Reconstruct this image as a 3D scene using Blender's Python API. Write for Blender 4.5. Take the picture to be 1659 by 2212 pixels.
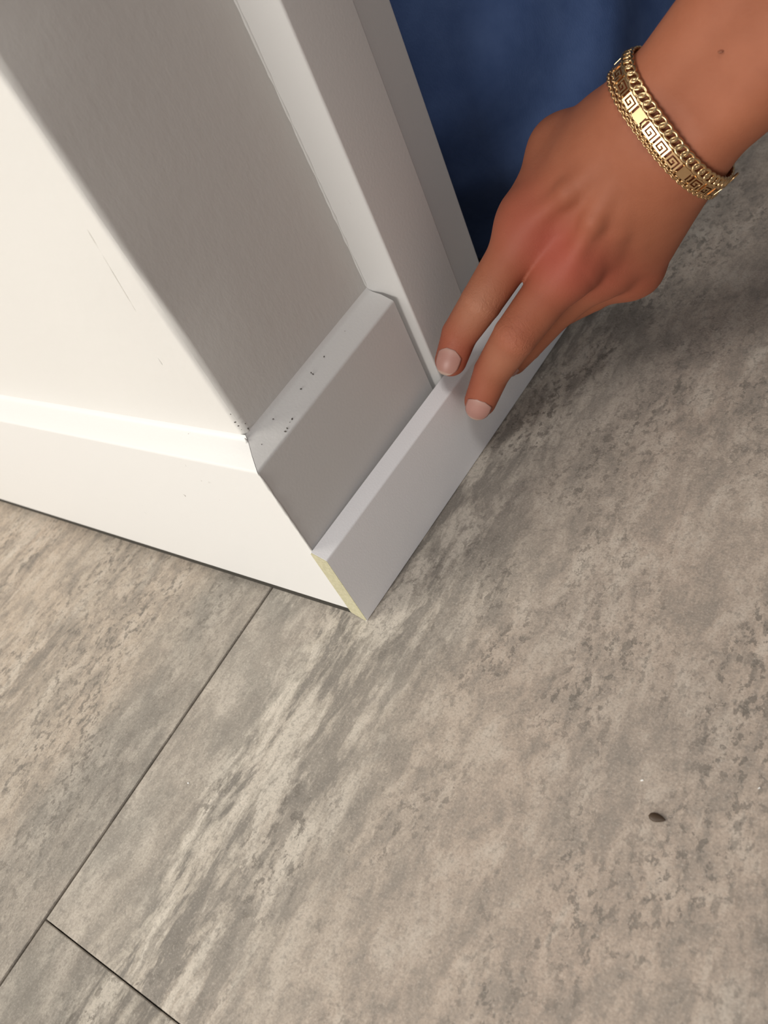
import bpy, bmesh, math, random
import numpy as np
from mathutils import Vector, Matrix

for o in list(bpy.data.objects):
    bpy.data.objects.remove(o, do_unlink=True)
scene = bpy.context.scene
COL = scene.collection

# ------------------------------------------------------------------ camera
cam_data = bpy.data.cameras.new('camera')
cam = bpy.data.objects.new('camera', cam_data)
COL.objects.link(cam)
cam.matrix_world = Matrix([[0.78442, -0.168863, 0.5968, 0.196821], [0.499735, 0.74199, -0.446896, -0.114166], [-0.367356, 0.648796, 0.666419, 0.229081], [0.0, 0.0, 0.0, 1.0]])
cam_data.sensor_fit = 'VERTICAL'
cam_data.sensor_height = 4.8
cam_data.lens = 1779.59 / 2212.0 * 4.8
cam_data.clip_start = 0.01
cam_data.clip_end = 50
cam_data.dof.use_dof = True
cam_data.dof.focus_distance = 0.285
cam_data.dof.aperture_fstop = 2.4
scene.camera = cam

# ------------------------------------------------------------------ light
world = bpy.data.worlds.new('room_ambient')
scene.world = world
world.use_nodes = True
bg = world.node_tree.nodes['Background']
bg.inputs[0].default_value = (0.93, 0.95, 1.0, 1)
bg.inputs[1].default_value = 0.17


def area(name, loc, target, sx, sy, energy, color):
    l = bpy.data.lights.new(name, 'AREA')
    l.shape = 'RECTANGLE'
    l.size, l.size_y, l.energy, l.color = sx, sy, energy, color
    o = bpy.data.objects.new(name, l)
    COL.objects.link(o)
    o.location = loc
    o.rotation_euler = (Vector(target) - Vector(loc)).to_track_quat('-Z', 'Y').to_euler()
    return o


area('window_daylight', (-1.55, -1.65, 1.85), (0, 0, 0.05), 1.3, 1.3, 56, (1.0, 0.955, 0.86))
area('casing_fill', (0.0, -2.2, 0.55), (0, 0, 0.08), 1.2, 0.6, 34, (1.0, 0.96, 0.90))  # added low fill light for the casing edge, no window known there
area('ceiling_lamp', (0.80, -0.60, 2.3), (0.05, 0.0, 0), 0.5, 0.5, 16, (1.0, 0.965, 0.92))

scene.view_settings.view_transform = 'Standard'
scene.view_settings.look = 'None'
scene.view_settings.gamma = 1
scene.view_settings.use_curve_mapping = False
scene.view_settings.exposure = 0.0

RNG = random.Random(7)


# ------------------------------------------------------------------ helpers
def link(name, me, mat=None, parent=None):
    o = bpy.data.objects.new(name, me)
    COL.objects.link(o)
    if mat is not None and me is not None and len(me.materials) == 0:
        me.materials.append(mat)
    if parent is not None:
        o.parent = parent
    return o


def tag(o, label, cat=None, group=None, kind=None):
    if label:
        o['label'] = label
    if cat:
        o['category'] = cat
    if group:
        o['group'] = group
    if kind:
        o['kind'] = kind
    return o


def empty(name, loc=(0, 0, 0)):
    o = bpy.data.objects.new(name, None)
    o.empty_display_size = 0.02
    o.location = loc
    COL.objects.link(o)
    return o


def mesh(name, verts, faces, smooth=False):
    me = bpy.data.meshes.new(name)
    me.from_pydata([tuple(map(float, v)) for v in verts], [], [tuple(map(int, f)) for f in faces])
    me.update()
    bm = bmesh.new()
    bm.from_mesh(me)
    bmesh.ops.recalc_face_normals(bm, faces=bm.faces)
    bm.to_mesh(me)
    bm.free()
    if smooth:
        me.polygons.foreach_set('use_smooth', [True] * len(me.polygons))
    return me


def sharp_smooth(me, angle=35):
    me.polygons.foreach_set('use_smooth', [True] * len(me.polygons))
    me.set_sharp_from_angle(angle=math.radians(angle))


def prism(name, rings, angle=30):
    """rings: list of equal-length point loops, closed; capped at both ends."""
    n = len(rings[0])
    v = [p for r in rings for p in r]
    f = []
    for i in range(len(rings) - 1):
        for j in range(n):
            a, b = i * n + j, i * n + (j + 1) % n
            f.append((a, b, b + n, a + n))
    f.append(tuple(range(n))[::-1])
    f.append(tuple(range((len(rings) - 1) * n, len(rings) * n)))
    me = mesh(name, v, f)
    sharp_smooth(me, angle)
    return me


def arc(cx, cy, r, a0, a1, n):
    return [(cx + r * math.cos(math.radians(a0 + (a1 - a0) * i / n)),
             cy + r * math.sin(math.radians(a0 + (a1 - a0) * i / n))) for i in range(n + 1)]


# ------------------------------------------------------------------ node helpers
class NT:
    def __init__(self, name):
        self.m = bpy.data.materials.new(name)
        self.m.use_nodes = True
        self.t = self.m.node_tree
        self.bsdf = self.t.nodes['Principled BSDF']

    def n(self, typ, **kw):
        nd = self.t.nodes.new(typ)
        for k, v in kw.items():
            setattr(nd, k, v)
        return nd

    def set(self, nd, **kw):
        for k, v in kw.items():
            s = nd.inputs[k.replace('_', ' ')]
            if hasattr(v, 'is_linked') or hasattr(v, 'links'):
                self.t.links.new(v, s)
            else:
                s.default_value = v
        return nd

    def l(self, a, b):
        self.t.links.new(a, b)

    def pos(self, scale=(1, 1, 1), rot=(0, 0, 0), loc=(0, 0, 0)):
        g = self.n('ShaderNodeNewGeometry')
        mp = self.n('ShaderNodeMapping')
        mp.vector_type = 'TEXTURE' if False else 'POINT'
        mp.inputs['Scale'].default_value = scale
        mp.inputs['Rotation'].default_value = rot
        mp.inputs['Location'].default_value = loc
        self.l(g.outputs['Position'], mp.inputs['Vector'])
        return mp.outputs[0]

    def noise(self, vec, scale, detail=4, rough=0.55, dist=0.0, w=None):
        nd = self.n('ShaderNodeTexNoise')
        if w is not None:
            nd.noise_dimensions = '4D'
            if hasattr(w, 'links'):
                self.l(w, nd.inputs['W'])
            else:
                nd.inputs['W'].default_value = w
        nd.inputs['Scale'].default_value = scale
        nd.inputs['Detail'].default_value = detail
        nd.inputs['Roughness'].default_value = rough
        nd.inputs['Distortion'].default_value = dist
        self.l(vec, nd.inputs['Vector'])
        return nd.outputs[0]

    def ramp(self, fac, stops, interp='LINEAR'):
        r = self.n('ShaderNodeValToRGB')
        r.color_ramp.interpolation = interp
        e = r.color_ramp.elements
        while len(e) < len(stops):
            e.new(0.5)
        for el, (p, c) in zip(e, stops):
            el.position = p
            el.color = (c, c, c, 1) if not hasattr(c, '__len__') else (*c, 1)
        self.l(fac, r.inputs[0])
        return r.outputs[0]

    def mix(self, fac, a, b, mode='MIX'):
        m = self.n('ShaderNodeMix', data_type='RGBA', blend_type=mode)
        for s, v in ((m.inputs[0], fac), (m.inputs[6], a), (m.inputs[7], b)):
            if hasattr(v, 'links'):
                self.l(v, s)
            elif hasattr(v, '__len__'):
                s.default_value = (*v, 1)
            else:
                s.default_value = v
        return m.outputs[2]

    def math(self, op, a, b=0.0, clamp=False):
        m = self.n('ShaderNodeMath', operation=op, use_clamp=clamp)
        for s, v in ((m.inputs[0], a), (m.inputs[1], b)):
            if hasattr(v, 'links'):
                self.l(v, s)
            else:
                s.default_value = v
        return m.outputs[0]

    def bump(self, height, strength, dist=0.001):
        b = self.n('ShaderNodeBump')
        b.inputs['Strength'].default_value = strength
        b.inputs['Distance'].default_value = dist
        self.l(height, b.inputs['Height'])
        self.l(b.outputs[0], self.bsdf.inputs['Normal'])

    def out(self, color=None, rough=None, **kw):
        b = self.bsdf
        for s, v in ((b.inputs['Base Color'], color), (b.inputs['Roughness'], rough)):
            if v is None:
                continue
            if hasattr(v, 'links'):
                self.l(v, s)
            elif hasattr(v, '__len__'):
                s.default_value = (*v, 1)
            else:
                s.default_value = v
        for k, v in kw.items():
            b.inputs[k.replace('_', ' ')].default_value = v
        return self.m


# ------------------------------------------------------------------ materials
def mat_wall():
    t = NT('wall_paint')
    p = t.pos((1, 1, 0.45))
    streak = t.noise(p, 420, 3, 0.6)
    roll = t.noise(t.pos(), 160, 4, 0.6)
    big = t.noise(t.pos(), 14, 3, 0.5)
    h = t.math('ADD', t.math('MULTIPLY', streak, 0.6), roll)
    t.bump(h, 0.22, 0.0006)
    c = t.mix(big, (0.625, 0.61, 0.585), (0.655, 0.64, 0.615))
    return t.out(c, 0.6, Specular_IOR_Level=0.3)


def mat_trim():
    t = NT('trim_gloss_paint')
    sp = t.noise(t.pos(), 900, 2, 0.5)
    dirt = t.noise(t.pos(), 330, 3, 0.7)
    zone = t.noise(t.pos(), 24, 2, 0.5)
    m = t.math('MULTIPLY', t.ramp(dirt, [(0.70, 0.0), (0.73, 1.0)]), t.ramp(zone, [(0.56, 0.0), (0.66, 0.7)]))
    c = t.mix(m, (0.67, 0.66, 0.645), (0.24, 0.22, 0.20))
    t.bump(sp, 0.10, 0.0004)
    return t.out(c, 0.42, Specular_IOR_Level=0.4)


def mat_primer():
    t = NT('primed_mdf')
    sp = t.noise(t.pos(), 1500, 3, 0.6)
    t.bump(sp, 0.16, 0.0003)
    c = t.mix(t.noise(t.pos(), 60, 3), (0.88, 0.875, 0.89), (0.91, 0.905, 0.915))
    return t.out(c, 0.5, Specular_IOR_Level=0.35)


def mat_mdf():
    t = NT('raw_mdf')
    n1 = t.noise(t.pos(), 900, 4, 0.7)
    c = t.ramp(n1, [(0.3, (0.42, 0.39, 0.26)), (0.7, (0.54, 0.51, 0.36))])
    t.bump(n1, 0.4, 0.0004)
    return t.out(c, 0.9, Specular_IOR_Level=0.1)


def mat_floor():
    t = NT('slate_look_vinyl')
    oi = t.n('ShaderNodeObjectInfo')
    w = t.math('MULTIPLY', oi.outputs['Random'], 7.0)
    R = math.radians(-6)
    A_ = math.radians(-8)
    patch = t.noise(t.pos((1, 0.55, 1), (0, 0, R)), 15, 6, 0.62, 0.5, w)
    patch2 = t.noise(t.pos((1, 0.42, 1), (0, 0, R), (3, 1, 0)), 24, 6, 0.66, 0.4, w)
    pink = t.noise(t.pos((1, 0.8, 1), (0, 0, R), (7, 2, 0)), 18, 3, 0.5, 0.3, w)
    mid = t.noise(t.pos((1, 0.5, 1), (0, 0, A_)), 110, 6, 0.7, 0.3, w)
    streak = t.noise(t.pos((1, 0.26, 1), (0, 0, A_), (2, 6, 0)), 120, 5, 0.65, 0.3, w)
    fleck = t.noise(t.pos((1, 0.7, 1), (0, 0, A_), (1, 2, 0)), 360, 5, 0.65, 0.2, w)
    fleck2 = t.noise(t.pos((1, 0.55, 1), (0, 0, A_), (9, 2, 0)), 215, 5, 0.65, 0.25, w)
    fzone = t.noise(t.pos((1, 0.5, 1), (0, 0, R), (5, 4, 0)), 30, 5, 0.62, 0.4, w)
    szone = t.noise(t.pos((1, 0.4, 1), (0, 0, R), (2, 9, 0)), 14, 4, 0.6, 0.4, w)
    grain = t.noise(t.pos(), 1300, 3, 0.65)
    grain2 = t.noise(t.pos((1, 0.8, 1), (0, 0, A_)), 480, 4, 0.7)
    base = t.ramp(patch, [(0.34, (0.270, 0.252, 0.225)), (0.45, (0.355, 0.318, 0.275)),
                          (0.54, (0.415, 0.345, 0.285)), (0.66, (0.50, 0.42, 0.345))])
    base = t.mix(t.ramp(patch2, [(0.48, 0.0), (0.60, 0.65)]), base, (0.235, 0.218, 0.195))
    base = t.mix(t.ramp(pink, [(0.54, 0.0), (0.70, 0.55)]), base, (0.455, 0.330, 0.26))
    # the printed slate has broad veins running along the tile
    gp = t.n('ShaderNodeNewGeometry')
    sp = t.n('ShaderNodeSeparateXYZ')
    t.l(gp.outputs['Position'], sp.inputs[0])
    vn = t.noise(t.pos((1, 0.5, 1)), 22, 5, 0.62, 0.3)
    xx = t.math('ADD', sp.outputs[0], t.math('MULTIPLY', t.math('SUBTRACT', vn, 0.5), 0.06))
    xn = t.math('MULTIPLY', t.math('ADD', xx, 0.25), 2.0, True)
    P = lambda v: (v + 0.25) * 2.0
    vein = t.ramp(xn, [(P(-0.20), (0.52, 0.42, 0.325)), (P(-0.085), (0.48, 0.40, 0.32)), (P(-0.065), (0.315, 0.29, 0.25)),
                       (P(-0.006), (0.29, 0.268, 0.232)), (P(0.004), (0.44, 0.405, 0.345)), (P(0.05), (0.42, 0.365, 0.305)),
                       (P(0.09), (0.44, 0.355, 0.29)), (P(0.24), (0.40, 0.32, 0.262))])
    base = t.mix(0.66, base, vein)
    band = t.ramp(xn, [(P(-0.009), 0.0), (P(0.004), 1.0), (P(0.030), 0.7), (P(0.065), 0.0)])
    quiet = t.ramp(xn, [(P(-0.07), 1.0), (P(-0.04), 0.35), (P(-0.006), 0.35), (P(0.004), 1.0)])
    base = t.mix(t.ramp(mid, [(0.38, 0.55), (0.52, 0.0)]), base, (0.205, 0.185, 0.162))
    base = t.mix(t.ramp(mid, [(0.50, 0.0), (0.64, 0.50)]), base, (0.56, 0.50, 0.43))
    sk = t.math('MULTIPLY', t.ramp(streak, [(0.50, 0.0), (0.555, 0.85)]), t.math('MAXIMUM', band, t.ramp(szone, [(0.54, 0.0), (0.62, 0.6)])))
    sk2 = t.math('MULTIPLY', t.ramp(streak, [(0.42, 0.8), (0.475, 0.0)]), t.math('MAXIMUM', band, t.ramp(szone, [(0.54, 0.0), (0.62, 0.6)])))
    base = t.mix(sk, base, (0.16, 0.145, 0.128))
    base = t.mix(sk2, base, (0.60, 0.545, 0.47))
    fl = t.math('MULTIPLY', t.ramp(fleck, [(0.54, 0.0), (0.585, 0.8)]), t.ramp(fzone, [(0.42, 0.05), (0.58, 0.9)]))
    fl2 = t.math('MULTIPLY', t.ramp(fleck2, [(0.56, 0.0), (0.60, 0.7)]), t.ramp(fzone, [(0.46, 0.02), (0.60, 0.95)]))
    fl = t.math('MULTIPLY', fl, quiet)
    fl2 = t.math('MULTIPLY', fl2, quiet)
    base = t.mix(fl2, base, (0.165, 0.146, 0.125))
    base = t.mix(fl, base, (0.150, 0.132, 0.112))
    base = t.mix(t.ramp(grain2, [(0.36, 0.45), (0.48, 0.0)]), base, (0.20, 0.18, 0.157))
    base = t.mix(t.ramp(grain, [(0.3, 0.4), (0.5, 0.0)]), base, (0.17, 0.152, 0.135))
    base = t.mix(t.ramp(grain, [(0.55, 0.0), (0.75, 0.35)]), base, (0.66, 0.60, 0.53))
    hh = t.math('SUBTRACT', t.math('MULTIPLY', grain, 0.5), t.math('MULTIPLY', fl, 0.6))
    t.bump(hh, 0.35, 0.0005)
    return t.out(base, 0.62, Specular_IOR_Level=0.3)


def mat_plain(name, col, rough, **kw):
    t = NT(name)
    n1 = t.noise(t.pos(), 300, 3)
    c = t.mix(t.math('MULTIPLY', n1, 0.25), col, tuple(x * 0.7 for x in col))
    return t.out(c, rough, **kw)


def mat_skin():
    t = NT('skin')
    a = t.n('ShaderNodeAttribute')
    a.attribute_name = 'skin_tone'
    sep = t.n('ShaderNodeSeparateColor')
    t.l(a.outputs['Color'], sep.inputs[0])
    red, pale, wr = sep.outputs[0], sep.outputs[1], sep.outputs[2]
    mott = t.noise(t.pos(), 55, 4, 0.6)
    c = t.mix(t.ramp(mott, [(0.3, 0.0), (0.7, 1.0)]), (0.285, 0.094, 0.048), (0.335, 0.117, 0.062))
    c = t.mix(red, c, (0.33, 0.074, 0.046))
    c = t.mix(pale, c, (0.385, 0.165, 0.098))
    pores = t.noise(t.pos(), 1400, 3, 0.6)
    wv = t.noise(t.pos((1, 1, 1)), 420, 3, 0.6, 1.5)
    h = t.math('ADD', t.math('MULTIPLY', pores, 0.22), t.math('MULTIPLY', t.math('MULTIPLY', wv, wr), 2.2))
    t.bump(h, 0.35, 0.0007)
    m = t.out(c, 0.6, Subsurface_Weight=0.12, Specular_IOR_Level=0.28)
    t.bsdf.inputs['Subsurface Radius'].default_value = (1.0, 0.35, 0.2)
    t.bsdf.inputs['Subsurface Scale'].default_value = 0.004
    return m


def mat_nail():
    t = NT('fingernail')
    a = t.n('ShaderNodeAttribute')
    a.attribute_name = 'nail_tone'
    sep = t.n('ShaderNodeSeparateColor')
    t.l(a.outputs['Color'], sep.inputs[0])
    c = t.mix(sep.outputs[0], (0.40, 0.205, 0.17), (0.50, 0.38, 0.31))
    return t.out(c, 0.4, Specular_IOR_Level=0.4)


def mat_gold():
    t = NT('gold')
    n1 = t.noise(t.pos(), 500, 2)
    c = t.mix(n1, (0.60, 0.385, 0.195), (0.70, 0.49, 0.27))
    return t.out(c, 0.25, Metallic=1.0)


def mat_denim():
    t = NT('blue_cloth')
    n1 = t.noise(t.pos(), 40, 4, 0.6)
    weave = t.noise(t.pos((1, 1, 0.4)), 1500, 2)
    c = t.ramp(n1, [(0.3, (0.040, 0.072, 0.175)), (0.7, (0.066, 0.108, 0.235))])
    t.bump(weave, 0.25, 0.0006)
    return t.out(c, 0.85, Specular_IOR_Level=0.15)


M_WALL, M_TRIM, M_PRIMER, M_MDF = mat_wall(), mat_trim(), mat_primer(), mat_mdf()
M_FLOOR = mat_floor()
M_SKIN, M_NAIL, M_GOLD, M_DENIM = mat_skin(), mat_nail(), mat_gold(), mat_denim()
M_GROOVE = mat_plain('dark_joint', (0.05, 0.045, 0.04), 0.9)
M_SEED = mat_plain('brown_seed', (0.055, 0.032, 0.016), 0.55)
M_CHIP = mat_plain('white_paint_chip', (0.9, 0.9, 0.88), 0.4)
M_CAULK = mat_plain('white_caulk', (0.68, 0.67, 0.65), 0.5)

# ------------------------------------------------------------------ structure: floor
T = 0.0097          # skirting thickness
GX, GY, GYAW = -0.03250, -0.14855, -0.02764     # tile joint crossing and the small yaw of the tile grid
TW, TL, TH, GAP = 0.305, 0.61, 0.005, 0.0005

me = mesh('floor', [(x, y, z) for z in (-0.03, -TH) for x, y in ((-1.5, -1.5), (1.3, -1.5), (1.3, 1.5), (-1.5, 1.5))],
          [(0, 1, 2, 3), (4, 5, 6, 7), (0, 1, 5, 4), (1, 2, 6, 5), (2, 3, 7, 6), (3, 0, 4, 7)])
floor = tag(link('floor', me, M_GROOVE), 'slate-look vinyl tile floor in mottled warm grey', kind='structure')


def tile_mesh():
    c = 0.0005
    hx, hy = TW / 2 - 0.00045, TL / 2 - 0.0002
    r = []
    for d, z in ((0.0, -TH), (0.0, -c), (c * 0.5, -c * 0.2), (c * 1.2, 0.0)):
        r.append([(-hx + d, -hy + d, z), (hx - d, -hy + d, z), (hx - d, hy - d, z), (-hx + d, hy - d, z)])
    return prism('floor_tile', r, 20)


tile_me = tile_mesh()
gm = Matrix.Translation((GX, GY, 0)) @ Matrix.Rotation(-GYAW, 4, 'Z')
for i in range(-6, 6):
    off = {0: 0.0, -1: 0.27}.get(i, (0.0 if i % 2 == 0 else 0.27))
    for j in range(-4, 4):
        c = gm @ Vector(((i + 0.5) * TW, (j + 0.5) * TL + off, 0))
        if not (-1.6 < c.x < 1.5 and -1.7 < c.y < 1.7):
            continue
        o = link('floor_tile', tile_me, M_FLOOR, floor)
        o.location = c
        o.rotation_euler = (0, 0, -GYAW)

# ------------------------------------------------------------------ structure: walls with a rounded, slightly wavy corner
HW, H1, GAPB = 0.0839, 0.080, 0.005
YC0, YC1, TC, YJ0, YJ = 0.0765, 0.0799, 0.0127, 0.1103, 0.1445
ZTOP = 1.3


def wob(z, s):
    return (math.sin(z * 61 + s) * 0.35 + math.sin(z * 143 + 2 * s) * 0.3 + math.sin(z * 391 + 3 * s) * 0.2)


zs = [0.0] + [0.02 + 0.008 * k for k in range(60)] + [0.6, 0.8, 1.0, ZTOP]
CR = 0.0028


def corner_pts(z):
    a = arc(-CR, CR, CR, -90, 0, 8)
    out = []
    for k, (x, y) in enumerate(a):
        wgt = math.sin(math.pi * k / 8)
        d = wob(z, k * 0.25) * 0.0006 * wgt
        out.append((x - d * 0.7, y + d * 0.7, z))
    return out


rl, rr = [], []
for z in zs:
    c = corner_pts(z)
    rl.append([(-1.4, 0.07, z), (-1.4, 0.0, z), (-0.4, 0.0, z), (-0.05, 0.0, z)] + c[:5] + [(-0.07, 0.07, z)])
    rr.append(c[4:] + [(0, 0.03, z), (0, YC0 + 0.01, z), (0, 0.1235, z), (-0.07, 0.1235, z), (-0.07, 0.07, z)])
wl = tag(link('wall_left', prism('wall_left', rl, 40), M_WALL), 'cream painted wall lit brightly left of the corner', kind='structure')
wr_ = tag(link('wall_right', prism('wall_right', rr, 40), M_WALL), 'shaded grey-white painted wall end right of the corner', kind='structure')

# ------------------------------------------------------------------ skirting boards on the two walls
def base_profile(t, zb):
    """(depth from the wall, z)"""
    return ([(0.0, zb), (t, zb)] + [(t - 0.0012 + x, H1 - 0.0012 + y) for x, y in arc(0, 0, 0.0012, 0, 68, 4)]
            + [(t * 0.55, H1 + 0.0022), (0.0016, HW - 0.0004), (0.0006, HW + 0.0003), (0.0, HW + 0.0014)])


prof = base_profile(T, GAPB)
rings = []
for x in (-1.4, -0.6, -0.3, -0.2, -0.1, -0.05, 0.0):
    rings.append([((x if x < 0 else d), -d, z) for d, z in prof])
bl = tag(link('baseboard_left', prism('baseboard_left', rings, 40), M_TRIM), 'bright white skirting board on the left wall', kind='structure')
rings = []
prof = base_profile(T, 0.002)
for y in (0.0, 0.02, 0.04, 0.06, YC0):
    rings.append([(d, (y if y > 0 else -d + 0.0002), z) for d, z in prof])
br = tag(link('baseboard_right', prism('baseboard_right', rings, 40), M_TRIM), 'shaded white skirting board between wall corner and door casing', kind='structure')

# paint and filler ridges
def bead(name, pts, r, parent, mat, seed, jit=0.5, flat=None):
    rg = random.Random(seed)
    rings = []
    for i, p in enumerate(pts):
        p = Vector(p)
        tn = (Vector(pts[min(i + 1, len(pts) - 1)]) - Vector(pts[max(i - 1, 0)])).normalized()
        up = Vector((0.31, -0.55, 0.78)).cross(tn).normalized()
        sd = tn.cross(up)
        rr_ = r * (1 + rg.uniform(-jit, jit))
        if i in (0, len(pts) - 1):
            rr_ *= 0.2
        rings.append([tuple(p + up * math.cos(a) * rr_ + sd * math.sin(a) * rr_) for a in [k * math.pi / 3 for k in range(6)]])
    me_ = prism(name, rings, 80)
    return link(name, me_, mat, parent)


bead('caulk_bead', [(-0.0001, YC0 + 0.0003, HW + 0.003 * k) for k in range(0, 95)], 0.0007, wr_, M_CAULK, 3, 0.35)
bead('caulk_bead', [(0.0003, 0.002 + 0.0035 * k, HW - 0.0002) for k in range(0, 22)], 0.0005, br, M_CAULK, 4, 0.35)
bead('paint_ridge', [(T + 0.0001, -T + 0.0002, 0.012 + 0.0024 * k) for k in range(0, 29)], 0.00045, br, M_CAULK, 6, 0.5)
bead('paint_flake', [(0.0006, -0.0012, HW - 0.0012 + 0.0008 * k) for k in range(0, 4)], 0.0009, br, M_CAULK, 9, 0.6)
bead('paint_drip', [([-0.01816, -0.0, 0.11471][0] , 0.00022, [-0.01816, -0.0, 0.11471][2] - 0.0022 + 0.0011 * k) for k in range(0, 5)], 0.0004, wl, M_WALL, 11, 0.2)

# dark strip painted in as the shade of the gap under the left board
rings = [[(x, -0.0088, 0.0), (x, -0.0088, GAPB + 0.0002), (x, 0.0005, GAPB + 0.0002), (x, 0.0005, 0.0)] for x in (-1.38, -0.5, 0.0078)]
tag(link('gap_shade_strip', prism('gap_shade_strip', rings, 30), mat_plain('gap_shade', (0.035, 0.031, 0.024), 0.9), bl), 'dark strip standing in for the shade under the skirting')
SC0, SC1 = Vector((-0.00833, 0.0, 0.16164)), Vector((-0.01253, 0.0, 0.13266))
bead('wall_scratch', [tuple(SC0.lerp(SC1, k / 14) + Vector((0, 0.00008, 0))) for k in range(15)], 0.00017, wl, mat_plain('scratch_grey', (0.56, 0.54, 0.50), 0.7), 12, 0.5)


def specks(name, pts, r, mat, parent):
    rg = random.Random(5)
    bm_ = bmesh.new()
    for p in pts:
        q = r * rg.uniform(0.5, 1.5)
        mm = Matrix.Translation(p) @ Matrix.Rotation(rg.uniform(0, 3), 4, 'Z') @ Matrix.Diagonal((q, q * 0.55, q * 0.5, 1))
        bmesh.ops.create_icosphere(bm_, subdivisions=1, radius=1, matrix=mm)
    me_ = bpy.data.meshes.new(name)
    bm_.to_mesh(me_)
    bm_.free()
    o_ = link(name, me_, mat, parent)
    o_['kind'] = 'stuff'
    return o_


specks('dirt_specks', [(0.00356, 0.03275, 0.08328), (0.00425, 0.03262, 0.08284), (0.00833, 0.00954, 0.08038), (0.00786, 0.01200, 0.08066), (0.00780, 0.01347, 0.08069), (0.00849, 0.00816, 0.08029), (0.00344, 0.01006, 0.08335), (0.00352, 0.04104, 0.08330), (0.00357, 0.05462, 0.08326), (0.00546, -0.00010, 0.08210), (0.00423, 0.02520, 0.08285), (0.00010, -0.00046, 0.09151), (0.00010, -0.00024, 0.08967), (0.00010, -0.00001, 0.08781), (0.00010, 0.00236, 0.08819), (0.00010, 0.00217, 0.08610), (0.00010, -0.00025, 0.09473), (0.00010, 0.00202, 0.08436)], 0.00038, mat_plain('dirt', (0.09, 0.08, 0.07), 0.9), br)

# ------------------------------------------------------------------ door casing and jamb
def casing_ring(z):
    p = [(0.0, YC0)] + arc(TC - 0.001, YC1 + 0.0010, 0.001, 285, 360, 5) + [
        (TC, YJ0 - 0.0009)] + arc(TC - 0.0009, YJ0 - 0.0009, 0.0009, 10, 90, 3) + [(0.0, YJ0)]
    return [(x, y, z) for x, y in p]


tag(link('trim_1', prism('trim_1', [casing_ring(z) for z in (0.0, 0.3, 0.7, ZTOP)], 40), M_TRIM), 'white vertical door casing beside the wall end', kind='structure')


def jamb_ring(z):
    p = [(-0.12, 0.124), (-0.0003, 0.124), (-0.0003, YJ - 0.0012)] + arc(-0.0015, YJ - 0.0012, 0.0012, 10, 90, 3) + [(-0.12, YJ)]
    return [(x, y, z) for x, y in p]


tag(link('trim_2', prism('trim_2', [jamb_ring(z) for z in (0.0, 0.3, 0.7, ZTOP)], 40), M_TRIM), 'grey-white door jamb set back behind the casing', kind='structure')

# ------------------------------------------------------------------ loose skirting offcut
XO, YO, OY = 0.01554, -0.01048, 0.03839
OT, OZF, OZB, OLEN = 0.0057, 0.03733, 0.04053, 0.178
off = empty('skirting_offcut', (XO, YO, 0.0))
off.rotation_euler = (0, 0, -math.atan(OY))
tag(off, 'short loose white skirting offcut with a raw cut end, held against the fixed skirting', 'skirting')
op = ([(-OT, 0.0042), (-0.0008, 0.0), (0.0, 0.0006)] + [(x - 0.0009, z + OZF - 0.0009) for x, z in arc(0, 0, 0.0009, 0, 65, 4)]
      + [(-OT + 0.0006, OZB), (-OT, OZB - 0.0006)])
E0 = 0.0004
CUT = -0.12
rings = [[(x, -x * CUT + E0, z) for x, z in op]]
for y in (0.03, 0.08, 0.13, OLEN):
    rings.append([(x, y, z) for x, z in op])
link('board', prism('board', rings, 40), M_PRIMER, off)
ins = [(x * 0.97 - 0.00005, 0.0003 + z * 0.988) for x, z in op]
rings = [[(x, -x * CUT + E0 - 0.00015 + k, z) for x, z in ins] for k in (0.0, 0.0012)]
tag(link('cut_end', prism('cut_end', rings, 40), M_MDF, off), 'raw pale yellow fibreboard cut face')


# ------------------------------------------------------------------ implicit surfaces
def smin(a, b, k):
    h = np.clip(k - np.abs(a - b), 0, None) / k
    return np.minimum(a, b) - h * h * k * 0.25


class Cone:
    """round cone from a (radius ra) to b (radius rb)"""
    def __init__(self, a, b, ra, rb):
        self.a, self.b = np.array(a, float), np.array(b, float)
        self.ra, self.rb = ra, rb
        self.ba = self.b - self.a
        self.l2 = float(self.ba @ self.ba) + 1e-12
        self.mid = (self.a + self.b) / 2
        self.rad = math.sqrt(self.l2) / 2 + max(ra, rb)

    def __call__(self, P):
        t = np.clip(((P - self.a) @ self.ba) / self.l2, 0, 1)
        q = P - self.a - t[:, None] * self.ba
        return np.sqrt((q * q).sum(1)) - (self.ra + (self.rb - self.ra) * t)


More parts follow.
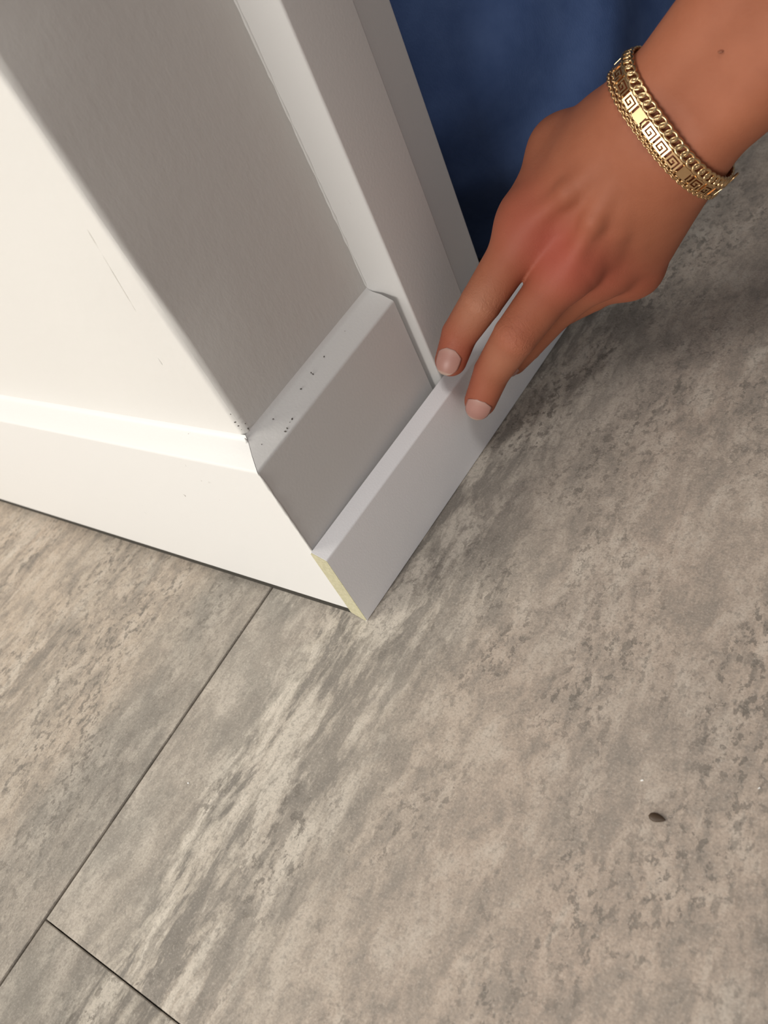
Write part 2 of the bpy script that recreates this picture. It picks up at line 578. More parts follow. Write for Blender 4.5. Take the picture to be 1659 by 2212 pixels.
def surface_nets(fn, lo, hi, h, B=20):
    lo, hi = np.array(lo, float), np.array(hi, float)
    n = np.ceil((hi - lo) / h / B).astype(int)
    S = (n * B + 2).astype(np.int64)

    def cid(i, j, k):
        return (i * S[1] + j) * S[2] + k
    ids, vs, quads = [], [], []
    bi = np.stack(np.meshgrid(*[np.arange(m) for m in n], indexing='ij'), -1).reshape(-1, 3)
    cen = lo + (bi + 0.5) * B * h
    d = fn(cen)
    keep = np.abs(d) < B * h * 0.5 * 1.7321 * 1.5 + 0.004
    g = np.arange(B + 1)
    G = np.stack(np.meshgrid(g, g, g, indexing='ij'), -1).reshape(-1, 3)
    for b in bi[keep]:
        base = b * B
        P = lo + (G + base) * h
        v = fn(P).reshape(B + 1, B + 1, B + 1)
        s = v < 0
        if s.all() or not s.any():
            continue
        acc = np.zeros((B, B, B, 3))
        cnt = np.zeros((B, B, B))
        for ax in range(3):
            sl0 = [slice(None)] * 3
            sl1 = [slice(None)] * 3
            sl0[ax], sl1[ax] = slice(0, B), slice(1, B + 1)
            v0, v1 = v[tuple(sl0)], v[tuple(sl1)]
            cr = (v0 < 0) != (v1 < 0)
            tt = np.where(cr, v0 / np.where(cr, v0 - v1, 1), 0)
            o1, o2 = [a for a in range(3) if a != ax]
            for e1 in (0, 1):
                for e2 in (0, 1):
                    q = [slice(None)] * 3
                    q[ax] = slice(0, B)
                    q[o1] = slice(e1, e1 + B)
                    q[o2] = slice(e2, e2 + B)
                    c_, t_ = cr[tuple(q)], tt[tuple(q)]
                    cnt += c_
                    acc[..., ax] += np.where(c_, t_, 0)
                    acc[..., o1] += c_ * e1
                    acc[..., o2] += c_ * e2
            # faces for edges whose start corner lies in this block
            q = [slice(0, B)] * 3
            ce = cr[tuple(q)]
            I = np.argwhere(ce) + base
            if len(I):
                inside = (v0[tuple(q)] < 0)[ce]
                u1 = np.zeros(3, int)
                u2 = np.zeros(3, int)
                u1[(ax + 1) % 3] = 1
                u2[(ax + 2) % 3] = 1
                Q = np.stack([cid(*(I - u1 - u2).T), cid(*(I - u2).T), cid(*I.T), cid(*(I - u1).T)], 1)
                Q[~inside] = Q[~inside][:, ::-1]
                quads.append(Q)
        has = cnt > 0
        I = np.argwhere(has)
        p = acc[has] / cnt[has][:, None]
        ids.append(cid(*(I + base).T))
        vs.append(lo + (I + base + p) * h)
    ids = np.concatenate(ids)
    vs = np.concatenate(vs)
    quads = np.concatenate(quads)
    order = np.argsort(ids)
    ids, vs = ids[order], vs[order]
    idx = np.searchsorted(ids, quads)
    idx = np.clip(idx, 0, len(ids) - 1)
    ok = (ids[idx] == quads).all(1)
    return vs, idx[ok]


def np_mesh(name, vs, quads):
    me_ = bpy.data.meshes.new(name)
    me_.vertices.add(len(vs))
    me_.vertices.foreach_set('co', vs.astype(np.float32).ravel())
    me_.loops.add(len(quads) * 4)
    me_.loops.foreach_set('vertex_index', quads.astype(np.int32).ravel())
    me_.polygons.add(len(quads))
    me_.polygons.foreach_set('loop_start', np.arange(0, len(quads) * 4, 4, dtype=np.int32))
    me_.polygons.foreach_set('loop_total', np.full(len(quads), 4, dtype=np.int32))
    me_.update(calc_edges=True)
    me_.validate()
    me_.polygons.foreach_set('use_smooth', np.ones(len(me_.polygons), dtype=bool))
    return me_


# ------------------------------------------------------------------ the hand and forearm
J = {
    'wr': (0.10122, 0.12673, 0.1116),
    'im': (0.05058, 0.11244, 0.08584),
    'ip': (0.03652, 0.08956, 0.06959),
    'id': (0.02567, 0.08497, 0.05823),
    'it': (0.02276, 0.07841, 0.05118),
    'mm': (0.06208, 0.10973, 0.07073),
    'mp': (0.04902, 0.08515, 0.05844),
    'md': (0.03533, 0.08322, 0.0424),
    'mt': (0.02849, 0.07899, 0.03068),
    'rm': (0.06703, 0.12301, 0.06019),
    'rp': (0.04848, 0.11107, 0.04779),
    'rd': (0.03549, 0.10787, 0.03477),
    'rt': (0.0281, 0.1069, 0.02724),
    'pm': (0.07191, 0.1354, 0.05063),
    'pp': (0.05493, 0.13311, 0.0403),
    'pd': (0.04091, 0.13467, 0.03139),
    'pt': (0.03156, 0.13257, 0.02635),
    'tm': (0.0548, 0.13666, 0.09681),
    'ti': (0.04081, 0.14206, 0.07844),
    'tt': (0.03193, 0.14517, 0.06297),
    'el': (0.27244, 0.15629, 0.25455),
    'sh': (0.27, 0.37, 0.46),
    's2': (-0.06, 0.43, 0.52),
    'ch': (0.09, 0.47, 0.48),
    'kn': (-0.05, 0.262, 0.078),
    'hp': (-0.06, 0.66, 0.36),
    'an': (-0.05, 0.7, 0.06),
    'k2': (-0.3, 0.33, 0.082),
    'h2': (-0.22, 0.68, 0.36),
    'a2': (-0.3, 0.75, 0.06),
    'hd': (0.14, 0.265, 0.6),
}
J = {k: np.array(v) for k, v in J.items()}
DORS = np.array([0.42898, -0.76224, 0.48474])        # direction the back of the hand faces


def up(p, d):
    return J[p] + DORS * d


def lerp(a, b, t):
    return a + (b - a) * t


F, A, D = (np.array(v) for v in ([0.76096, 0.13139, 0.63536], [-0.64879, 0.1474, 0.74656], [0.00444, -0.98031, 0.19742]))   # up the forearm, towards the thumb side, out of the back of the wrist
wr = J['wr']
el = J['el']
PALM = [
    (Cone(wr + A * 0.0078, el + A * 0.011, 0.0132, 0.024), 0.006),
    (Cone(wr - A * 0.0078, el - A * 0.011, 0.0130, 0.024), 0.006),
    (Cone(el, lerp(el, J['sh'], 0.5), 0.033, 0.036), 0.02),
    # metacarpals
    (Cone(wr + A * 0.007 - F * 0.010, J['im'] - DORS * 0.001, 0.0128, 0.0098), 0.009),
    (Cone(wr + A * 0.002 - F * 0.010, J['mm'] - DORS * 0.001, 0.0134, 0.0100), 0.008),
    (Cone(wr - A * 0.003 - F * 0.010, J['rm'] - DORS * 0.001, 0.0130, 0.0096), 0.008),
    (Cone(wr - A * 0.008 - F * 0.010, J['pm'] - DORS * 0.001, 0.0126, 0.0098), 0.009),
    # heel of the hand on the little finger side, ball of the thumb, web
    (Cone(wr - A * 0.008 - F * 0.016 - D * 0.006, lerp(J['rm'], J['pm'], 0.7) - DORS * 0.008, 0.0125, 0.0085), 0.010),
    (Cone(wr + A * 0.007 - F * 0.014 - D * 0.003, J['tm'], 0.0120, 0.0105), 0.012),
    (Cone(lerp(wr, J['tm'], 0.55) - D * 0.004, J['im'] - DORS * 0.005, 0.0110, 0.0080), 0.012),
    (Cone(J['tm'], lerp(J['im'], J['ip'], 0.0) - DORS * 0.007, 0.0085, 0.0075), 0.012),
    # knuckles
    (Cone(up('im', 0.0012), up('im', 0.0012) + (J['ip'] - J['im']) * 0.06, 0.0088, 0.0085), 0.006),
    (Cone(up('mm', 0.0016), up('mm', 0.0016) + (J['mp'] - J['mm']) * 0.06, 0.0092, 0.0088), 0.006),
    (Cone(up('rm', 0.0010), up('rm', 0.0010) + (J['rp'] - J['rm']) * 0.06, 0.0088, 0.0084), 0.006),
    (Cone(up('pm', 0.0008), up('pm', 0.0008) + (J['pp'] - J['pm']) * 0.06, 0.0088, 0.0084), 0.006),
]
TEND = []
for mcp, ao, rm_ in (('im', 0.006, 0.0098), ('mm', 0.002, 0.0100), ('rm', -0.003, 0.0096), ('pm', -0.007, 0.0098)):
    s = wr + A * ao + D * 0.0105 - F * 0.018
    e = J[mcp] + DORS * (rm_ - 0.0008)
    m_ = lerp(s, e, 0.55) + DORS * (0.0034 if mcp in ('rm', 'pm') else 0.0022)
    TEND.append((Cone(s, m_, 0.0012, 0.0020), 0.0045))
    TEND.append((Cone(m_, e, 0.0020, 0.0022), 0.0045))
# a vein crossing the back of the hand
pa = lerp(wr, lerp(J['mm'], J['rm'], 0.6), 0.60) + DORS * 0.0112
pb = lerp(wr, lerp(J['rm'], J['pm'], 0.4), 0.86) + DORS * 0.0095
TEND.append((Cone(pa, pb, 0.0012, 0.0014), 0.004))


def chain(names, radii, k=0.0004):
    return [(Cone(J[names[i]], J[names[i + 1]], radii[i], radii[i + 1]), k) for i in range(len(names) - 1)]


FING = [
    chain(('im', 'ip', 'id', 'it'), (0.0090, 0.0075, 0.0067, 0.0060)),
    chain(('mm', 'mp', 'md', 'mt'), (0.0092, 0.0079, 0.0069, 0.0062)),
    chain(('rm', 'rp', 'rd', 'rt'), (0.0088, 0.0076, 0.0067, 0.0060)),
    chain(('pm', 'pp', 'pd', 'pt'), (0.0080, 0.0066, 0.0060, 0.0054)),
    chain(('tm', 'ti', 'tt'), (0.0108, 0.0092, 0.0078)),
]


def group(prims, P, far=0.03):
    d = None
    for c, k in prims:
        v = c(P)
        d = v if d is None else smin(d, v, k)
    return d


def arm_sdf(P):
    lo_, hi_ = P.min(0), P.max(0)
    cen = (lo_ + hi_) / 2
    R_ = np.linalg.norm(hi_ - lo_) / 2 if len(P) < 20000 else 1e9

    def near(pr, m=0.02):
        if R_ > 0.5:
            return pr
        return [q for q in pr if np.linalg.norm(q[0].mid - cen) < R_ + q[0].rad + m]
    pal = near(PALM)
    base = group(pal, P) if pal else np.full(len(P), 0.05)
    tn = near(TEND)
    for c, k in tn:
        base = smin(base, c(P), k)
    fd = None
    for f_ in FING:
        pr = near(f_)
        if pr:
            g_ = group(pr, P)
            fd = g_ if fd is None else smin(fd, g_, 0.0012)
    return base if fd is None else smin(base, fd, 0.006)


allc = [c for c, k in PALM] + [c for f_ in FING for c, k in f_]
lo = np.min([np.minimum(c.a, c.b) - max(c.ra, c.rb) for c in allc], 0) - 0.004
hi = np.max([np.maximum(c.a, c.b) + max(c.ra, c.rb) for c in allc], 0) + 0.004
vs, qs = surface_nets(arm_sdf, lo, hi, 0.00085)
# pull vertices onto the surface
for _ in range(1):
    e = 2e-4
    d0 = arm_sdf(vs)
    g = np.stack([arm_sdf(vs + np.eye(3)[a] * e) - d0 for a in range(3)], 1) / e
    vs = vs - g * (np.clip(d0, -5e-4, 5e-4) / np.maximum((g * g).sum(1), 0.2))[:, None]

person = tag(empty('person', (0.12, 0.30, 0.0)), 'person kneeling in the doorway in blue trousers, left hand pressing the loose skirting offcut', 'person')
me = np_mesh('arm', vs, qs)
me.materials.append(M_SKIN)


def gauss(p, s):
    return np.exp(-((vs - p) ** 2).sum(1) / (2 * s * s))


red = np.clip(0.75 * gauss(up('im', 0.006), 0.010) + 0.95 * gauss(up('mm', 0.008), 0.010) + 0.5 * gauss(up('rm', 0.008), 0.008)
              + 0.5 * gauss(up('pm', 0.006), 0.010) + 0.5 * gauss(J['it'], 0.008) + 0.5 * gauss(J['mt'], 0.008)
              + 0.35 * gauss(lerp(J['id'], J['it'], 0.2), 0.008) + 0.25 * gauss(up('mp', 0.008), 0.006), 0, 1)
pale = np.clip(0.6 * gauss(up('ip', 0.007), 0.005) + 0.4 * gauss(lerp(up('ip', .006), up('id', .006), 0.4), 0.006)
               + 0.5 * gauss(lerp(up('mp', .006), up('md', .006), 0.5), 0.006), 0, 1)
wrk = np.clip(gauss(up('ip', 0.007), 0.0055) + gauss(up('mp', 0.007), 0.0055) + 0.6 * gauss(up('id', 0.006), 0.004)
              + 0.6 * gauss(up('md', 0.006), 0.004), 0, 1)
at_ = me.color_attributes.new('skin_tone', 'FLOAT_COLOR', 'POINT')
at_.data.foreach_set('color', np.stack([red, pale, wrk, np.ones(len(vs))], 1).astype(np.float32).ravel())
arm = link('arm', me, None, person)
arm.location = -person.location
tag(arm, 'bare tanned forearm and left hand')


def nail(dip, tip, n, t0, ln, hw, r, roll=0.0):
    a, b = J[dip], J[tip]
    ax = (b - a) / np.linalg.norm(b - a)
    n = np.array(n, float)
    n = n - ax * (n @ ax)
    n /= np.linalg.norm(n)
    s = np.cross(ax, n)
    n, s = n * math.cos(roll) + s * math.sin(roll), s * math.cos(roll) - n * math.sin(roll)
    NU, NV = 14, 16
    V, Fq, tone = [], [], []
    for layer in (0, 1):
        for j in range(NV + 1):
            v = j / NV
            wd = (min(1, (v / 0.25)) ** 0.5 if v < 0.25 else 1.0) * (1.0 if v < 0.62 else math.sqrt(max(0.0, 1 - ((v - 0.62) / 0.40) ** 2)))
            wd = max(wd, 0.30)
            for i in range(NU + 1):
                u = (i / NU * 2 - 1) * wd
                th = u * hw / r
                vv = v - 0.10 * (1 - v) * u * u * 0 
                rad = r + 0.00025 - layer * 0.0006 - 0.0011 * max(0, v - 0.4) ** 2 * 4
                p = b + ax * (t0 + vv * ln) + (n * math.cos(th) + s * math.sin(th)) * rad
                V.append(p)
                tone.append(max(0.0, min(1.0, (v + 0.10 * u * u - 0.90) / 0.05)) * 0.8 + max(0, 0.25 - v) * 1.2)
    W1 = NU + 1
    K = W1 * (NV + 1)
    for j in range(NV):
        for i in range(NU):
            q = (j * W1 + i, j * W1 + i + 1, (j + 1) * W1 + i + 1, (j + 1) * W1 + i)
            Fq.append(q)
            Fq.append(tuple(x + K for x in q[::-1]))
    edge = [i for i in range(W1)] + [j * W1 + NU for j in range(1, NV + 1)] + [NV * W1 + i for i in range(NU - 1, -1, -1)] + [j * W1 for j in range(NV - 1, 0, -1)]
    for x, y in zip(edge, edge[1:] + edge[:1]):
        Fq.append((x, y, y + K, x + K))
    m_ = mesh('fingernail', V, Fq, True)
    at2 = m_.color_attributes.new('nail_tone', 'FLOAT_COLOR', 'POINT')
    at2.data.foreach_set('color', np.repeat(np.array(tone, np.float32), 4))
    return link('fingernail', m_, M_NAIL, arm)


DORSAL = np.array([0.5968, -0.4469, 0.66642])
nail('id', 'it', DORSAL, -0.0048, 0.0100, 0.0050, 0.0062, 0.22)
nail('md', 'mt', DORSAL, -0.0045, 0.0102, 0.0053, 0.0064, 0.05)
nail('rd', 'rt', DORSAL, -0.0045, 0.0100, 0.0050, 0.0062)
nail('pd', 'pt', DORSAL, -0.0040, 0.0088, 0.0043, 0.0056)
nail('ti', 'tt', A, -0.0050, 0.0125, 0.0062, 0.0080)

# mole on the forearm, found by walking down onto the skin
def drop(p, d, n=60):
    p = np.array(p, float)
    for _ in range(n):
        p = p + d * float(arm_sdf(p[None])[0]) * 0.8
    return p


mp_ = drop([0.11666, 0.0969, 0.13479], -D)
bm = bmesh.new()
bmesh.ops.create_uvsphere(bm, u_segments=10, v_segments=6, radius=1)
me = bpy.data.meshes.new('mole')
bm.to_mesh(me)
bm.free()
o = link('mole', me, mat_plain('mole_skin', (0.24, 0.085, 0.045), 0.6), arm)
o.location = mp_
o.scale = (0.0008, 0.0009, 0.0004)

# ------------------------------------------------------------------ blue trousers
TR = [
    (Cone(J['kn'], J['hp'], 0.082, 0.105), 0.05),
    (Cone(J['kn'], J['an'], 0.070, 0.052), 0.04),
    (Cone(J['kn'] + np.array((-0.02, -0.012, -0.01)), J['kn'] + np.array((0.0, -0.01, 0.02)), 0.062, 0.066), 0.04),
    (Cone(J['k2'], J['h2'], 0.080, 0.105), 0.05),
    (Cone(J['k2'], J['a2'], 0.070, 0.052), 0.04),
    (Cone(J['hp'], J['h2'], 0.115, 0.115), 0.06),
]


def trouser_sdf(P):
    d = group(TR, P)
    f1 = np.sin(P[:, 0] * 55 + P[:, 1] * 38 - P[:, 2] * 62 + 1.5 * np.sin(P[:, 1] * 25 + P[:, 0] * 14))
    f2 = np.sin(P[:, 0] * 31 - P[:, 1] * 74 + P[:, 2] * 66 + 1.2 * np.sin(P[:, 2] * 30))
    f3 = np.sin(P[:, 0] * 120 - P[:, 1] * 60 - P[:, 2] * 135 + 2.0 * np.sin(P[:, 1] * 41 + P[:, 2] * 33))
    d = d + 0.0028 * f1 + 0.0018 * f2 + 0.0009 * f3
    return np.maximum(d, 0.001 - P[:, 2])


alla = [c for c, k in TR]
lo = np.min([np.minimum(c.a, c.b) - max(c.ra, c.rb) for c in alla], 0) - 0.012
hi = np.max([np.maximum(c.a, c.b) + max(c.ra, c.rb) for c in alla], 0) + 0.012
tv, tq = surface_nets(trouser_sdf, lo, hi, 0.004)
me = np_mesh('trousers', tv, tq)
me.materials.append(M_DENIM)
tl = link('trousers', me, None, person)
tl.location = -person.location
tag(tl, 'blue cloth trousers with soft folds')

# ------------------------------------------------------------------ upper body, leaning over the work (above the frame)
def body_part(name, prims, h, mat, wave=0.0):
    def fn(P):
        d = group(prims, P)
        if wave:
            d = d + wave * np.sin(P[:, 0] * 60 + P[:, 2] * 45 + 1.5 * np.sin(P[:, 1] * 28)) * np.sin(P[:, 1] * 33 - P[:, 2] * 20)
        return d
    cs = [c for c, k in prims]
    lo_ = np.min([np.minimum(c.a, c.b) - max(c.ra, c.rb) for c in cs], 0) - 0.012
    hi_ = np.max([np.maximum(c.a, c.b) + max(c.ra, c.rb) for c in cs], 0) + 0.012
    v_, q_ = surface_nets(fn, lo_, hi_, h)
    m_ = np_mesh(name, v_, q_)
    m_.materials.append(mat)
    o_ = link(name, m_, None, person)
    o_.location = -person.location
    return o_


sL, sR, ch = J['sh'], J['s2'], J['ch']
hips = (J['hp'] + J['h2']) / 2
M_SHIRT = mat_plain('dark_shirt', (0.05, 0.05, 0.06), 0.9)
tag(body_part('shirt', [
    (Cone(hips, ch, 0.135, 0.120), 0.05),
    (Cone(hips + np.array((0.06, 0, 0)), ch + np.array((0.05, 0, 0)), 0.11, 0.105), 0.05),
    (Cone(hips - np.array((0.06, 0, 0)), ch - np.array((0.05, 0, 0)), 0.11, 0.105), 0.05),
    (Cone(sL, sR, 0.062, 0.062), 0.06),
    (Cone(sL, lerp(sL, el, 0.62), 0.060, 0.050), 0.03),
    (Cone(sR, sR + np.array((-0.06, -0.10, -0.22)), 0.060, 0.050), 0.03),
], 0.005, M_SHIRT, 0.003), 'dark short-sleeved shirt')
hc = J['hd']
fw = np.array((0.10, -0.62, -0.78))
fw /= np.linalg.norm(fw)                       # the face looks down at the hand
rt = np.cross(fw, (0, -0.78, 0.62))
rt /= np.linalg.norm(rt)
cr = np.cross(rt, fw)
if cr[1] > 0:
    cr = -cr                                   # crown of the head points forward
HEAD = [
    (Cone(ch + (sL + sR - 2 * ch) * 0.4, hc - cr * 0.07 - fw * 0.02, 0.056, 0.050), 0.03),
    (Cone(hc + cr * 0.03 - fw * 0.02, hc - cr * 0.01 + fw * 0.005, 0.078, 0.074), 0.03),
    (Cone(hc - cr * 0.03 + fw * 0.03, hc - cr * 0.085 + fw * 0.055, 0.056, 0.030), 0.03),
    (Cone(hc + cr * 0.005 + fw * 0.078, hc - cr * 0.030 + fw * 0.096, 0.008, 0.013), 0.012),
    (Cone(hc - cr * 0.058 + fw * 0.080 - rt * 0.018, hc - cr * 0.058 + fw * 0.080 + rt * 0.018, 0.007, 0.007), 0.008),
]
for sg in (-1, 1):
    HEAD.append((Cone(hc + cr * 0.018 + fw * 0.072 + rt * sg * 0.015, hc + cr * 0.016 + fw * 0.062 + rt * sg * 0.048, 0.008, 0.008), 0.012))
    HEAD.append((Cone(hc + rt * sg * 0.030 + fw * 0.068, hc + rt * sg * 0.034 + fw * 0.068, 0.0115, 0.0115), 0.004))
    HEAD.append((Cone(hc + rt * sg * 0.078 + cr * 0.015 - fw * 0.005, hc + rt * sg * 0.077 - cr * 0.025 + fw * 0.005, 0.012, 0.009), 0.006))
M_FACE = mat_plain('face_skin', (0.43, 0.17, 0.097), 0.5)
body_part('head', HEAD, 0.003, M_FACE)
body_part('hair', [
    (Cone(hc + cr * 0.036 - fw * 0.026, hc - fw * 0.03, 0.085, 0.083), 0.03),
    (Cone(hc - cr * 0.02 - fw * 0.045, hc - cr * 0.06 - fw * 0.085, 0.062, 0.035), 0.03),
], 0.004, mat_plain('brown_hair', (0.06, 0.035, 0.02), 0.6), 0.002)

# ------------------------------------------------------------------ bracelets
RT = (-0.12, -0.16)


def ring_path(off, lift, n=360, tilt=RT):
    nrm = F + A * tilt[0] + D * tilt[1]
    nrm /= np.linalg.norm(nrm)
    a = A - nrm * (A @ nrm)
    a /= np.linalg.norm(a)
    d = np.cross(nrm, a)
    if d @ D < 0:
        d = -d
    c = wr + F * off
    th = np.arange(n) * 2 * math.pi / n
    dirs = np.cos(th)[:, None] * a + np.sin(th)[:, None] * d
    r = np.full(n, 0.034)
    for _ in range(40):
        r = r - 0.8 * arm_sdf(c + dirs * r[:, None])
    for _ in range(30):
        r = np.maximum(r, (np.roll(r, 1) + np.roll(r, -1)) / 2)
    P = c + dirs * (r + lift)[:, None]
    # resample evenly
    seg = np.linalg.norm(np.roll(P, -1, 0) - P, axis=1)
    return P, seg, nrm


def frames(path, count, phase=0.0):
    P, seg, nrm = path
    s = np.concatenate([[0], np.cumsum(seg)])
    L = s[-1]
    Q = np.vstack([P, P[:1]])
    out = []

    def at(x):
        x = x % L
        return np.array([np.interp(x, s, Q[:, i]) for i in range(3)])
    for i in range(count):
        x = (i + phase) * L / count
        p = at(x)
        t_ = at(x + 0.0012) - at(x - 0.0012)
        t_ /= np.linalg.norm(t_)
        lat = nrm - t_ * (nrm @ t_)
        lat /= np.linalg.norm(lat)
        n_ = np.cross(t_, lat)
        if n_ @ (p - wr) < 0:
            n_, lat = -n_, -lat
        out.append((p, t_, np.cross(n_, t_), n_))
    return out, L


def to_matrix(p, x, y, z):
    return Matrix(((x[0], y[0], z[0], p[0]), (x[1], y[1], z[1], p[1]), (x[2], y[2], z[2], p[2]), (0, 0, 0, 1)))


def oval_link(name, a, b, r, n=18, m=8, flat=1.0):
    rings = []
    V, Fq = [], []
    for i in range(n):
        t_ = 2 * math.pi * i / n
        c = Vector((a * math.cos(t_), b * math.sin(t_), 0))
        tg = Vector((-a * math.sin(t_), b * math.cos(t_), 0)).normalized()
        sd = Vector((tg.y, -tg.x, 0))
        for j in range(m):
            p = 2 * math.pi * j / m
            V.append(c + sd * math.cos(p) * r + Vector((0, 0, 1)) * math.sin(p) * r * flat)
    for i in range(n):
        for j in range(m):
            Fq.append((i * m + j, ((i + 1) % n) * m + j, ((i + 1) % n) * m + (j + 1) % m, i * m + (j + 1) % m))
    return mesh(name, V, Fq, True)


# heavy curb chain
path = ring_path(-0.0024, 0.0016)
NL = round(path[1].sum() / 0.00255)
fr, L = frames(path, NL)
curb = tag(empty('curb_chain_bracelet', wr + F * -0.0024), 'thick gold curb chain bracelet, the one nearest the forearm', 'bracelet')
inv = Matrix.Translation(curb.location).inverted()
cme = oval_link('link', 0.0019, 0.00135, 0.00052)
for p, x, y, z in fr:
    o = link('link', cme, M_GOLD, curb)
    o.matrix_local = inv @ to_matrix(p, x, y, z) @ Matrix.Rotation(math.radians(-22), 4, 'X') @ Matrix.Rotation(math.radians(26), 4, 'Z')
# trailing clasp on the far side of the wrist
P_ = path[0]
cl = link('clasp', oval_link('clasp', 0.0020, 0.0013, 0.00035), M_GOLD, curb)
kk = int(np.argmax(P_ @ (-A)))
cl.matrix_local = inv @ to_matrix(P_[kk] - D * 0.003 - A * 0.0006, F, D, -A)

# panel bracelet with meander cut-outs
KEY = ["11111111",
       "10000001",
       "10111101",
       "10100101",
       "10110101",
       "10000101",
       "11111101"]
HOOK = ["11111110",
        "11111100",
        "11111101",
        "11111101",
        "11111101",
        "11111100",
        "11111110"]


def bitmap_mesh(name, rows, w, h, th):
    nr, nc = len(rows), len(rows[0])
    V, Fq, idx = [], [], {}

    def v(i, j, k):
        if (i, j, k) not in idx:
            idx[(i, j, k)] = len(V)
            V.append(((j / nc - 0.5) * w, (0.5 - i / nr) * h, (k - 0.5) * th))
        return idx[(i, j, k)]

    def on(i, j):
        return 0 <= i < nr and 0 <= j < nc and rows[i][j] == '1'
    for i in range(nr):
        for j in range(nc):
            if not on(i, j):
                continue
            Fq.append((v(i, j, 1), v(i + 1, j, 1), v(i + 1, j + 1, 1), v(i, j + 1, 1)))
            Fq.append((v(i, j, 0), v(i, j + 1, 0), v(i + 1, j + 1, 0), v(i + 1, j, 0)))
            for (a, b, c_, d_, ni, nj) in ((i, j, i, j + 1, i - 1, j), (i + 1, j + 1, i + 1, j, i + 1, j), (i + 1, j, i, j, i, j - 1), (i, j + 1, i + 1, j + 1, i, j + 1)):
                if not on(ni, nj):
                    Fq.append((v(a, b, 0), v(a, b, 1), v(c_, d_, 1), v(c_, d_, 0)))
    m_ = bpy.data.meshes.new(name)
    m_.from_pydata(V, [], Fq)
    m_.update()
    return m_


path = ring_path(-0.0060, 0.0012)
NP_ = round(path[1].sum() / 0.0053)
fr, L = frames(path, NP_, 0.0)
gk = tag(empty('panel_bracelet', wr + F * -0.0060), 'gold bracelet of square panels with meander key cut-outs, middle one of three', 'bracelet')
inv = Matrix.Translation(gk.location).inverted()
kme = bitmap_mesh('key_panel', KEY, 0.0045, 0.0033, 0.0007)
hme = bitmap_mesh('plain_panel', HOOK, 0.0045, 0.0033, 0.0007)
rme = oval_link('connector', 0.00075, 0.0015, 0.00028, 14, 6)
best = int(np.argmin([np.linalg.norm(f_[0] - np.array([0.09876, 0.10511, 0.12182])) for f_ in fr]))
for i, (p, x, y, z) in enumerate(fr):
    plain = (i - best) % 4 == 0 and (i - best) in (0, 4, -4, 8, -8, 12, -12)
    o = link('plain_panel' if plain else 'key_panel', hme if plain else kme, M_GOLD, gk)
    o.matrix_local = inv @ to_matrix(p, x, y, z)
frc, L = frames(path, NP_, 0.0 + 0.5)
for p, x, y, z in frc:
    o = link('connector', rme, M_GOLD, gk)
    o.matrix_local = inv @ to_matrix(p - z * 0.0002, x, y, z)

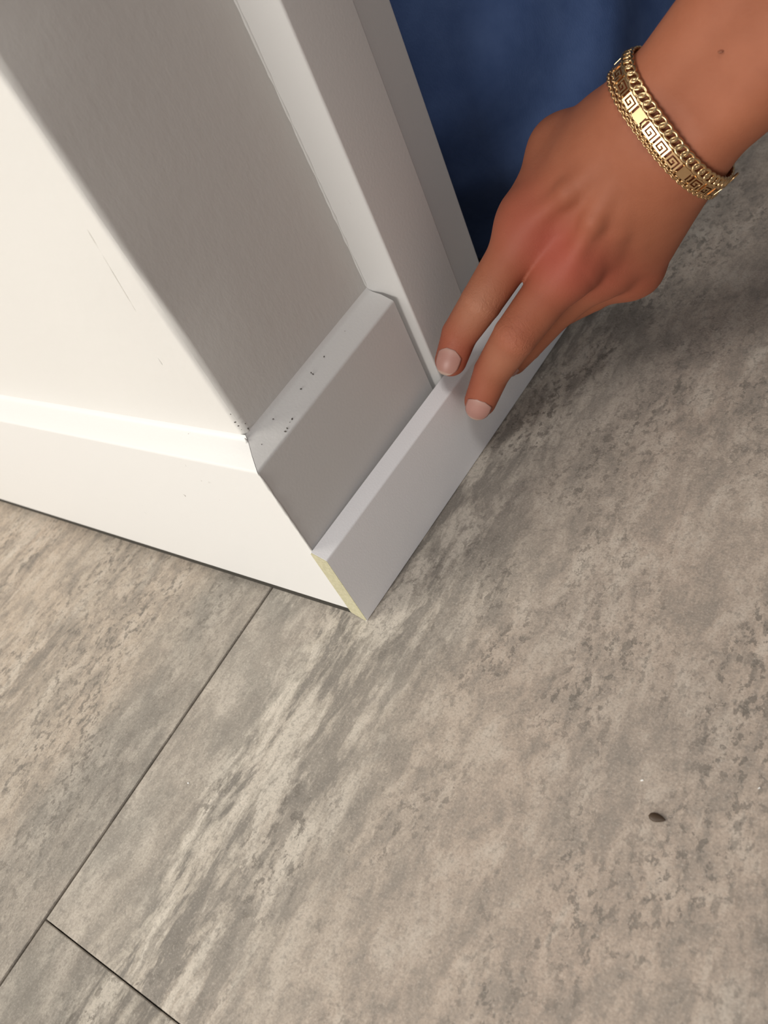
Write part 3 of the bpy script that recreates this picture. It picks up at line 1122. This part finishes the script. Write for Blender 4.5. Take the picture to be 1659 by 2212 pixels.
# fine double chain
fc = tag(empty('fine_chain_bracelet', wr + F * -0.0083), 'thin double gold chain bracelet, the one nearest the hand', 'bracelet')
inv = Matrix.Translation(fc.location).inverted()
base_l = oval_link('strand_link', 0.00088, 0.00055, 0.00026, 10, 5)
bv = np.array([v.co[:] for v in base_l.vertices])
bf = np.array([list(p.vertices) for p in base_l.polygons])
bpy.data.meshes.remove(base_l)
for offs, lift, tl_ in ((-0.0083, 0.0009, RT), (-0.0083 - 0.0013, 0.0008, (RT[0] + 0.03, RT[1] - 0.02))):
    path = ring_path(offs, lift, tilt=tl_)
    n_ = round(path[1].sum() / 0.00125)
    fr, L = frames(path, n_)
    VV, FF = [], []
    for i, (p, x, y, z) in enumerate(fr):
        a = math.radians(45 if i % 2 else -45)
        y2, z2 = y * math.cos(a) + z * math.sin(a), z * math.cos(a) - y * math.sin(a)
        VV.append(p + bv @ np.stack([x, y2, z2]) - np.array(fc.location))
        FF.append(bf + i * len(bv))
    o = link('strand', np_mesh('strand', np.concatenate(VV), np.concatenate(FF)), M_GOLD, fc)
    o['kind'] = 'stuff'

# ------------------------------------------------------------------ crumbs on the floor
def seed_mesh():
    V, Fq = [], []
    N_, M_ = 14, 10
    for i in range(N_ + 1):
        t_ = i / N_
        w_ = math.sin(math.pi * min(1, t_ ** 0.72)) ** 0.75 * 0.00125 + 0.00002
        for j in range(M_):
            a = 2 * math.pi * j / M_
            V.append(((t_ - 0.5) * 0.0046, math.cos(a) * w_, 0.0005 + math.sin(a) * w_ * 0.40))
    for i in range(N_):
        for j in range(M_):
            Fq.append((i * M_ + j, i * M_ + (j + 1) % M_, (i + 1) * M_ + (j + 1) % M_, (i + 1) * M_ + j))
    Fq.append(tuple(range(M_)))
    Fq.append(tuple(range(N_ * M_, (N_ + 1) * M_)))
    return mesh('flax_seed', V, Fq, True)


sd_ = tag(link('seed', seed_mesh(), M_SEED), 'small pointed dark brown seed lying alone on the floor tile', 'seed')
sd_.location = [0.13593, -0.03926, 0.0]
sd_.rotation_euler = (0, 0, 0.109)


def chip(loc, sx, sy, rz, label):
    rg = random.Random(int(loc[0] * 1e5) + 3)
    n = 7
    lo_r, hi_r = [], []
    for k in range(n):
        a = 2 * math.pi * k / n
        q = 1 + rg.uniform(-0.25, 0.25)
        lo_r.append((math.cos(a) * sx * q, math.sin(a) * sy * q, 0.0))
        hi_r.append((math.cos(a) * sx * q * 0.8, math.sin(a) * sy * q * 0.8, 0.0003))
    o = tag(link('paint_chip', prism('paint_chip', [lo_r, hi_r], 30), M_CHIP), label, 'paint chip')
    o.location = loc
    o.rotation_euler = (0, 0, rz)


for c in [([0.12853, -0.03074, 0.0], 0.0005, 0.0002, 0.6, 'tiny white paint chip on the floor just above the brown seed'), ([0.15697, -0.02144, 0.0], 0.0003, 0.00015, 1.0, 'tiny white paint chip on the floor right of the brown seed'), ([-0.01336, -0.08992, 0.0], 0.00035, 0.00025, 0.2, 'tiny white paint chip on the floor beside the long tile joint')]:
    chip(*c)
